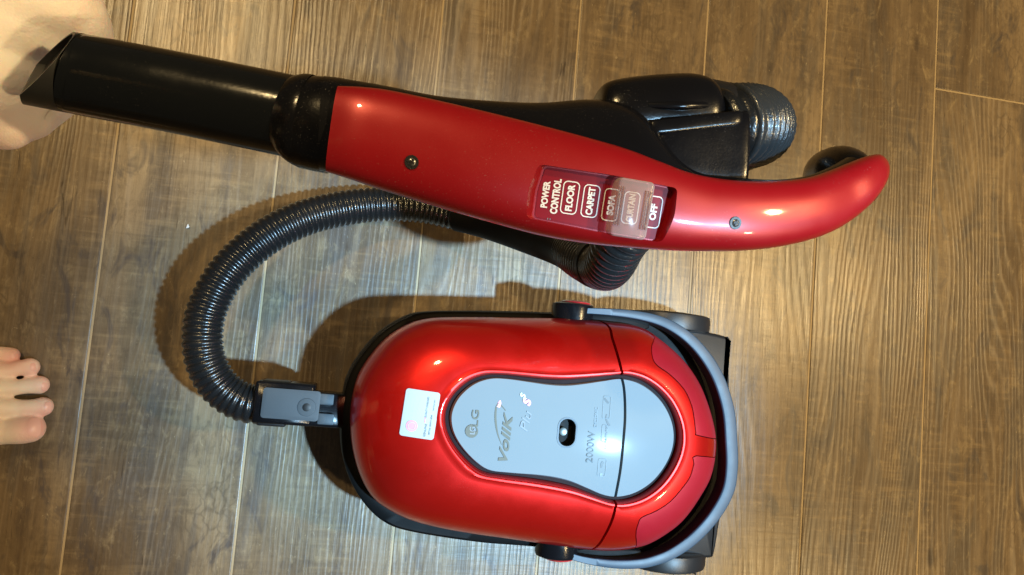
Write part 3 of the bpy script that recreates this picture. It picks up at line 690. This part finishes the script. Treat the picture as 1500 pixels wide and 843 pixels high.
V, Fc = loft([(496, 127, .6445, 478, 252, .6405, .0085, .004), (530, 129, .645, 512, 263, .641, .0120, .004), (570, 134, .645, 560, 279, .641, .0135, .004), (640, 149, .645, 625, 299, .642, .0145, .004), (720, 168, .645, 700, 321, .643, .0150, .004), (800, 188, .645, 790, 345, .643, .0150, .004), (860, 204, .645, 860, 357, .643, .0150, .004), (915, 220, .645, 930, 364, .642, .0150, .004), (960, 237, .645, 985, 367.5, .642, .0148, .004), (1010, 255, .645, 1040, 368.5, .642, .0140, .004), (1070, 265, .645, 1090, 367.5, .642, .0135, .004), (1130, 266, .643, 1145, 361, .640, .0130, .004), (1180, 261, .640, 1195, 348, .637, .0125, .004), (1215, 250, .635, 1235, 328, .633, .0120, .004), (1240, 240, .633, 1265, 303, .631, .0118, .004), (1258, 233, .629, 1285, 275, .627, .0105, .004), (1270, 231, .624, 1290, 252, .622, .0075, .003), (1277, 233, .620, 1286, 240, .619, .0030, .002)], 72, 7, .80, 1)
shell = mesh('red_shell', V, Fc, M['red_shell'], vac, angle=50)
sh_bvh = bvh_of([shell])
# recessed label window
corners = [(797, 243), (984, 275), (962, 352), (781, 319)]
hc = [hit(sh_bvh, *c_)[0] for c_ in corners]; o0 = sum(hc)/4
ex = nrm(hc[1]+hc[2]-hc[0]-hc[3]); ey = nrm(hc[0]+hc[1]-hc[2]-hc[3]); ez = nrm(np.cross(ex, ey)); ey = np.cross(ez, ex)
def on_plane(px, py, dz=0.0):
    d = ray(px, py); q = o0+ez*dz; t = ((q-np.array([0, 0, 1.])) @ ez)/(d @ ez); return np.array([0, 0, 1.])+d*t
DEPTH = -.0050
def rc(pts, dz, sc=1.0):
    A = np.array([on_plane(a, b_, DEPTH) for a, b_ in pts]); m_ = A.mean(0); return m_+(A-m_)*sc+ez*(dz-DEPTH)
def roundpoly(pts, r, n=5):
    out = []; k = len(pts); pts = [np.array(p, float) for p in pts]
    for i in range(k):
        a, b_, c_ = pts[i-1], pts[i], pts[(i+1) % k]; u = nrm(a-b_); w = nrm(c_-b_)
        for j in range(n+1):
            t = j/n; out.append((b_+u*r)*(1-t)**2+2*b_*t*(1-t)+(b_+w*r)*t*t)
    return out
win = roundpoly([(796, 243), (890, 257), (985, 276), (978, 315), (963, 354), (870, 338), (779, 320), (784, 280)], 7)
Vt = rc(win, .012, 1.04); uu = (Vt-Vt.mean(0))@ex; uu = (uu-uu.min())/(uu.max()-uu.min()); Vt = Vt-ex*(.011*(1-uu)**2)[:, None]; Vm = rc(win, DEPTH, 1.0)
cut = mesh('cut', *prism(Vm, Vt), M['hole'], vac, smooth=False)
boolean(shell, [cut]); kill(cut)
A = rc(win, DEPTH+.0003, .965); n = len(A)
lp = mesh('label_panel', np.concatenate([A, A-ez*.0015]), [tuple(range(n)), tuple(n+i for i in range(n))[::-1]]+[(i, (i+1) % n, n+(i+1) % n, n+i) for i in range(n)], M['red_panel'], vac, smooth=False)
def panel_print(V2, Fc, px, py, w, h, ang, m, name, dz=.0006, parent=None):
    c_ = on_plane(px, py, DEPTH+dz); a = math.radians(ang); e1 = ex*math.cos(a)+ey*math.sin(a); e2 = -ex*math.sin(a)+ey*math.cos(a)
    return mesh(name, [c_+e1*u_*w+e2*v_*h for u_, v_ in V2], Fc, m, parent or lp, smooth=False)
UP = (1-.655)/F
for s_, px, py, w, h in (('POWER', 799, 285, 41, 11), ('CONTROL', 814, 288, 54, 12)):
    V2, Fc = text_mesh(s_, .045, 1.0, 0); panel_print(V2, Fc, px, py, w*UP, h*UP, 92, M['white_print'], 'printed_letters')
for i, (s_, px, py, w) in enumerate((('FLOOR', 835, 290, 41), ('CARPET', 865, 295, 43), ('SOFA', 895, 300.5, 32), ('CURTAIN', 924, 305, 44), ('OFF', 957, 311, 26))):
    V2, Fc = text_mesh(s_, .045, 1.0, 0); panel_print(V2, Fc, px, py, w*UP, 11.5*UP, 92, M['white_print'], 'printed_letters')
    V2, Fc = ring2d(rrect(27*UP, 51*UP, 7.5*UP), rrect(23.6*UP, 47.6*UP, 6*UP)); panel_print(V2, Fc, px, py, 1, 1, 2, M['white_print'], 'printed_frame')
V2, Fc = text_mesh('ii', .0, 1.0, 0); panel_print(V2, Fc, 804, 321, 6*UP, 2.5*UP, 0, M['pale_print'], 'printed_letters')
# sliding selector of clear plastic
def slab(px, py, w, h, z0, z1, r, name, m, parent, ch=.0012, ang=1):
    c_ = on_plane(px, py, DEPTH); a = math.radians(ang); e1 = ex*math.cos(a)+ey*math.sin(a); e2 = -ex*math.sin(a)+ey*math.cos(a)
    V = []
    for k, z in ((0, z0), (0, z1-ch), (ch*.35, z1-ch*.35), (ch, z1)):
        for u_, v_ in rrect(w-2*k, h-2*k, max(r-k, .0004), 5): V.append(c_+e1*u_+e2*v_+ez*z)
    n = len(V)//4
    return mesh(name, V, grid_faces(4, n)+[tuple(3*n+i for i in range(n))], m, parent)
sl = slab(918, 305.5, 60*UP, 90*UP, .0010, .0092, 8*UP, 'selector_slider', M['slider'], vac)
for dx in (-23, -19.5, -16, 16, 19.5, 23): slab(917+dx, 304+dx*.18, 2.4*UP, 60*UP, .0092, .0104, 1.1*UP, 'grip_ridge', M['slider'], sl, .0003)
# cross-head screws sunk in the shell
for px, py in ((603, 238), (1077, 327)):
    p, nn = hit(sh_bvh, px, py); nn = nrm(nn)
    if nn[2] < 0: nn = -nn
    V, Fc = tube_data([p-nn*.001, p+nn*.0004, p+nn*.0006, p+nn*.0003, p-nn*.0006], [.0033, .0033, .0031, .0026, .0025], 28); sc_ = mesh('screw', V, Fc, M['black_matte'], shell)
    V, Fc = tube_data([p-nn*.0004, p+nn*.0006, p+nn*.0010, p+nn*.0012], [.0021, .0020, .0016, .0006], 24); mesh('screw_head', V, Fc, M['steel'], shell)
    u_ = nrm(np.cross(nn, [0.3, 1, 0])); w_ = np.cross(nn, u_)
    V, Fc = join(box_data(p+nn*.0011, u_, w_, nn, .0015, .0005, .0003), box_data(p+nn*.0011, w_, u_, nn, .0015, .0005, .00033)); mesh('screw_slot', V, Fc, M['hole'], shell, smooth=False)

# collar and tube --------------------------------------------------------
V, Fc = loft([(456, 118, .620, 431, 234, .618, .0194, .0194), (458, 114, .620, 431, 240, .618, .0200, .0200), (462, 112, .622, 434, 244, .620, .0203, .0203), (466, 113, .623, 438, 246, .620, .0199, .0199), (472, 114.5, .624, 443, 247, .621, .0195, .0196), (486, 115, .626, 456, 250, .623, .0194, .0194), (500, 116, .628, 476, 254, .624, .0194, .0194)], 48, 6)
mesh('tube_collar', V, Fc, M['black'], vac)
V, Fc = loft([(129, 54.2, .600, 86, 161.5, .600, .0199, .0199), (150, 57.5, .600, 120, 169, .600, .0196, .0196), (250, 76, .606, 230, 190, .606, .0196, .0196), (350, 96, .612, 335, 212, .612, .0196, .0196), (462, 119, .618, 440, 234, .618, .0196, .0196)], 48, 10)
mesh('extension_tube', V, Fc, M['tube'], vac)
V, Fc = loft([(-40, 26, .598, -60, 130, .598, .0197, .0197), (40, 39, .599, 10, 147, .599, .0197, .0197), (90, 47, .599, 50, 155, .599, .0197, .0197), (132, 54.5, .600, 92, 163, .600, .0197, .0197)], 56, 6)
mouth = mesh('tube_mouth', V, Fc, M['end_grey'], vac)
mouth.data.materials.append(M['deep'])
A, B = P(103, 50, .600), P(40, 122, .600); tx = nrm(P(250, 130, .6)-P(60, 100, .6)); org = np.array(vac['_org'])
def slice_mesh(o, p, n, rim=0):
    bm = bmesh.new(); bm.from_mesh(o.data)
    g = bmesh.ops.bisect_plane(bm, geom=bm.verts[:]+bm.edges[:]+bm.faces[:], plane_co=Vector((p-org)*U), plane_no=Vector(n), clear_outer=True)
    ed = [e for e in g['geom_cut'] if isinstance(e, bmesh.types.BMEdge)]; f = bmesh.ops.contextual_create(bm, geom=ed)['faces']
    if rim and f:
        bmesh.ops.inset_region(bm, faces=f, thickness=rim*U, use_even_offset=True)
        r_ = bmesh.ops.extrude_discrete_faces(bm, faces=f)['faces']
        for q in r_: q.material_index = 1; bmesh.ops.translate(bm, verts=q.verts[:], vec=Vector(tx*.004*U))
    bm.normal_update(); bm.to_mesh(o.data); bm.free()
inc = nrm(np.array([0, 0, 1.])+tx*.75); nn = np.cross(B-A, inc); nn = nrm(nn); nn = -nn if nn @ tx > 0 else nn
slice_mesh(mouth, P(40, 140, .590), nrm(-tx+np.array([0, 0, .25]))); slice_mesh(mouth, A, nn, .0016)
mouth.data.set_sharp_from_angle(angle=math.radians(40))

# ================================================================== SMALL LITTER ON THE FLOOR
cr_c = P(275, 332, .002); bm = bmesh.new(); bmesh.ops.create_icosphere(bm, subdivisions=2, radius=1)
V = [cr_c+np.array(v.co[:])*np.array([.0016, .0024, .0015])*(1+.35*math.sin(9*v.co.x+7*v.co.y)) for v in bm.verts]; Fc = [tuple(v.index for v in f.verts) for f in bm.faces]; bm.free()
o = mesh('crumb', V, Fc, M['white_print'], None); o['label'] = 'tiny white crumb on the floor left of the black hose'; o['category'] = 'crumb'
parts = []
for k in range(5):
    a = P(1010+k*2.2, 826, .001); b_ = P(1013+k*2.5+random.uniform(-4, 4), 842+random.uniform(-5, 2), .001)
    m_ = (a+b_)/2+np.array([random.uniform(-.002, .002), 0, .003]); a[2] = .0006; b_[2] = .0006
    parts.append(tube_data(catmull([a, m_, b_], 5), .0004, 5))
V, Fc = join(*[(v, f) for v, f in parts]); o = mesh('lint_tuft', V, Fc, M['cloth'], None); o['label'] = 'small tuft of dark lint on the floor by the lower rear wheel'; o['category'] = 'lint'

# ================================================================== PERSON
person = root('person', (-.95, -.1, 0), 'barefoot person at the left edge holding the end of the black tube', 'person')
def capsules(chains, vox, name, m, parent, smooth_it=4):
    """chains: list of [(x,y,z,r),...]; spheres swept densely, fused by a voxel remesh into one skin"""
    bm = bmesh.new()
    org = np.array(parent['_org'])
    ico = bmesh.new(); bmesh.ops.create_icosphere(ico, subdivisions=3, radius=1); iv = np.array([v.co[:] for v in ico.verts]); ifc = [tuple(v.index for v in f.verts) for f in ico.faces]; ico.free()
    Vs = []; Fs = []; b_ = 0
    for ch in chains:
        ch = np.array(ch, float); sq = ch[0, 4:] if ch.shape[1] > 4 else None
        p4 = catmull(ch[:, :4], 8) if len(ch) > 2 else ch[:, :4]
        pts = [p4[0]]
        for q in p4[1:]:
            d_ = np.linalg.norm(q[:3]-pts[-1][:3]); k = max(1, int(d_/(min(q[3], pts[-1][3])*.22))); a = pts[-1]
            for j in range(1, k+1): pts.append(a+(q-a)*j/k)
        for q in pts:
            Vs.append(q[:3]+iv*q[3]); Fs += [tuple(i+b_ for i in f) for f in ifc]; b_ += len(iv)
    V = (np.concatenate(Vs)-org)*U
    me = bpy.data.meshes.new(name); me.vertices.add(len(V)); me.vertices.foreach_set('co', V.ravel())
    fa = np.array(Fs); me.loops.add(fa.size); me.loops.foreach_set('vertex_index', fa.ravel()); me.polygons.add(len(fa))
    me.polygons.foreach_set('loop_start', np.arange(0, fa.size, 3)); me.update()
    o = bpy.data.objects.new(name, me); C.objects.link(o); o.parent = parent
    r = o.modifiers.new('r', 'REMESH'); r.mode = 'VOXEL'; r.voxel_size = vox*U; r.use_smooth_shade = True
    s = o.modifiers.new('s', 'SMOOTH'); s.factor = .6; s.iterations = smooth_it
    dg = bpy.context.evaluated_depsgraph_get(); me2 = bpy.data.meshes.new_from_object(o.evaluated_get(dg)); o.modifiers.clear(); o.data = me2; me2.name = name
    me2.materials.clear(); me2.materials.append(m); me2.polygons.foreach_set('use_smooth', [True]*len(me2.polygons)); o['_org'] = tuple(float(q) for q in org)
    return o
def Q(px, py, h, r): p = P(px, py, h); return (p[0], p[1], p[2], r)
ch = []
# foot: toes (fifth at the top of the picture, big toe at the bottom)
ch.append([Q(-70, 520, .022, .024), Q(-20, 519, .014, .0115), Q(6, 521, .012, .0105), Q(17, 521, .010, .0095)])
ch.append([Q(-60, 545, .028, .026), Q(5, 544, .019, .0118), Q(25, 540, .016, .0092), Q(44, 538, .0115, .0110)])
ch.append([Q(-55, 568, .030, .026), Q(12, 568, .021, .0114), Q(38, 566, .017, .0093), Q(58, 564, .012, .0110)])
ch.append([Q(-50, 595, .032, .026), Q(12, 597, .023, .0118), Q(42, 597, .018, .0095), Q(63, 596, .0125, .0116)])
ch.append([Q(-60, 625, .032, .030), Q(0, 631, .023, .0170), Q(30, 630, .021, .0168), Q(44, 628, .0185, .0168)])
# instep, sole and heel
for (y0, y1, r) in ((530, 560, .026), (560, 580, .029), (590, 595, .032), (618, 612, .031)):
    ch.append([Q(-50, y0, .030, r*.92), Q(-110, y0, .040, r*1.1), Q(-180, y1, .060, .040), Q(-250, 590, .060, .040), Q(-310, 590, .035, .034)])
ank = P(-235, 590, .09)
ch.append([(*ank, .042), (ank[0]+.01, ank[1], .22, .045), (-.66, -.10, .40, .062), (-.63, -.10, .58, .060), (-.66, -.10, .62, .066), (-.85, -.08, .66, .082), (-1.10, -.06, .64, .10), (-1.16, 0, .66, .13)])
ch.append([(-1.20, .02, .66, .15), (-1.18, .02, .85, .14), (-1.12, .03, 1.05, .15), (-1.08, .03, 1.2, .15), (-1.05, .03, 1.34, .07), (-1.0, .03, 1.42, .055), (-.97, .03, 1.53, .105)])
ch.append([(-1.16, -.02, .66, .12), (-1.1, -.30, .64, .10), (-.85, -.45, .66, .082), (-.66, -.48, .60, .062), (-.68, -.48, .40, .060), (-.72, -.48, .1, .042), (-.70, -.48, .045, .042), (-.58, -.50, .03, .035), (-.50, -.50, .02, .025)])
# arm
hand_c = P(-20, 70, .565)
ch.append([(-1.09, -.1, 1.25, .085), (-1.09, .10, 1.25, .085), (-1.03, .21, 1.18, .068), (-.95, .30, 1.0, .056), (-.86, .33, .84, .050), (-.70, .29, .72, .047), (-.50, .245, .63, .036), (-.40, .225, .60, .031), (hand_c[0]-.03, hand_c[1]+.012, .575, .034)])
ch.append([(-1.09, .1, 1.25, .085), (-1.09, -.10, 1.25, .085), (-1.03, -.21, 1.18, .068), (-1.0, -.26, 1.0, .056), (-.95, -.27, .84, .050), (-.86, -.20, .76, .045), (-.78, -.18, .74, .034), (-.72, -.16, .73, .036), (-.68, -.15, .73, .022)])
# palm under the tube end, knuckle row showing above it, curled fingers below it
ch.append([Q(-90, 90, .57, .034), Q(-30, 60, .562, .036), Q(30, 40, .560, .033), Q(62, 50, .556, .030)])
ch.append([Q(-60, 10, .565, .034), Q(0, 5, .565, .033), Q(50, 8, .566, .029), Q(86, 18, .565, .024)])
ch.append([Q(-60, 130, .562, .032), Q(-20, 120, .560, .034), Q(20, 110, .552, .031)])
ch.append([Q(60, 15, .566, .026), Q(104, 28, .564, .0185), Q(118, 50, .560, .0168), Q(118, 92, .540, .0150), Q(90, 130, .530, .0145), Q(58, 156, .540, .0140), Q(40, 168, .556, .0142)])   # forefinger wraps beneath
ch.append([Q(20, 20, .562, .028), Q(60, 60, .548, .019), Q(74, 110, .532, .017), Q(52, 150, .532, .016), Q(20, 170, .548, .0155), Q(6, 180, .560, .0150)])
ch.append([Q(-40, 40, .56, .028), Q(10, 90, .54, .020), Q(15, 130, .535, .018), Q(-14, 160, .540, .0165), Q(-35, 178, .556, .0155)])
ch.append([Q(-80, 50, .56, .028), Q(-50, 100, .54, .020), Q(-50, 150, .54, .017), Q(-75, 185, .552, .0145)])
ch.append([Q(-90, 60, .570, .024), Q(-60, 85, .580, .0175), Q(-48, 120, .582, .0150), Q(-42, 150, .578, .0128)])          # thumb along the cut end
body = capsules(ch, .0019, 'body', M['skin'], person, 4)
# pinker skin towards the toe tips and knuckles
at = body.data.attributes.new('flush', 'FLOAT', 'POINT')
co = np.zeros(len(body.data.vertices)*3); body.data.vertices.foreach_get('co', co); co = co.reshape(-1, 3)/U+np.array(person['_org'])
def blob(px, py, h, r): return np.clip(1-np.linalg.norm(co-P(px, py, h), axis=1)/r, 0, 1)
fl = blob(56, 626, .03, .030)*.9+blob(74, 595, .012, .018)*.6+blob(70, 566, .012, .018)*.6+blob(54, 544, .012, .018)*.6+blob(22, 528, .012, .028)*.9+blob(0, 215, .56, .04)*.3
at.data.foreach_set('value', np.clip(fl, 0, .8).astype(np.float32))
at2 = body.data.attributes.new('lit_palm', 'FLOAT', 'POINT'); at2.data.foreach_set('value', np.clip((co[:, 0]+.62)/.25, 0, 1).astype(np.float32)*(co[:, 2] > .45).astype(np.float32))  # mask for the painted-in brightness of hand and forearm
b_bvh = bvh_of([body])
def nail(px, py, w, l, ang, name, lift=.0006, m='nail'):
    c_, nn = hit(b_bvh, px, py)
    if c_ is None: return
    a = math.radians(ang); V = []; d_ = rrect(1, 1, .35, 5)
    for k in (1, .66, .33):
        for u_, v_ in d_*k:
            x, y = u_*l, v_*w; p, q = hit(b_bvh, px+x*math.cos(a)-y*math.sin(a), py+x*math.sin(a)+y*math.cos(a))
            V.append(p+nrm(q)*(lift+.0004*(1-k)) if p is not None else c_)
    n = len(d_); mesh(name, V+[c_+nrm(nn)*(lift+.0005)], grid_faces(3, n)+[(2*n+i, 2*n+(i+1) % n, 3*n) for i in range(n)], M[m], body)
nail(50, 626, 26, 19, 0, 'toenail'); nail(70, 596, 13, 10, 0, 'toenail'); nail(65, 567, 12, 9, 0, 'toenail'); nail(48, 538, 11, 8, 0, 'toenail'); nail(19, 521, 8, 7, 0, 'toenail')
nail(73, 170, 18, 12, 35, 'fingernail', m='fingernail')
# clothes on the part of the body outside the picture
tr = capsules([[(-.655, -.10, .30, .074), (-.635, -.10, .5, .078), (-.64, -.10, .60, .084), (-.85, -.08, .66, .096), (-1.10, -.06, .64, .115), (-1.17, 0, .66, .145)], [(-.68, -.48, .30, .072), (-.66, -.48, .55, .078), (-.70, -.48, .62, .084), (-.85, -.45, .66, .096), (-1.1, -.30, .64, .115), (-1.16, -.02, .66, .14)], [(-1.20, .02, .66, .165), (-1.19, .02, .78, .16)]], .006, 'trousers', M['cloth'], person)
sh = capsules([[(-1.19, .02, .72, .17), (-1.18, .02, .85, .155), (-1.12, .03, 1.05, .165), (-1.08, .03, 1.2, .162)], [(-1.09, 0, 1.25, .10), (-1.09, .10, 1.25, .10), (-1.03, .21, 1.18, .083), (-.95, .30, 1.0, .070)], [(-1.09, 0, 1.25, .10), (-1.09, -.10, 1.25, .10), (-1.03, -.21, 1.18, .083), (-1.0, -.26, 1.0, .070)]], .006, 'shirt', M['cloth'], person)
hr = capsules([[(-1.02, .03, 1.55, .105), (-.98, .03, 1.58, .104)]], .005, 'hair', M['cloth'], person)

for o in bpy.data.objects:
    if '_org' in o: del o['_org']
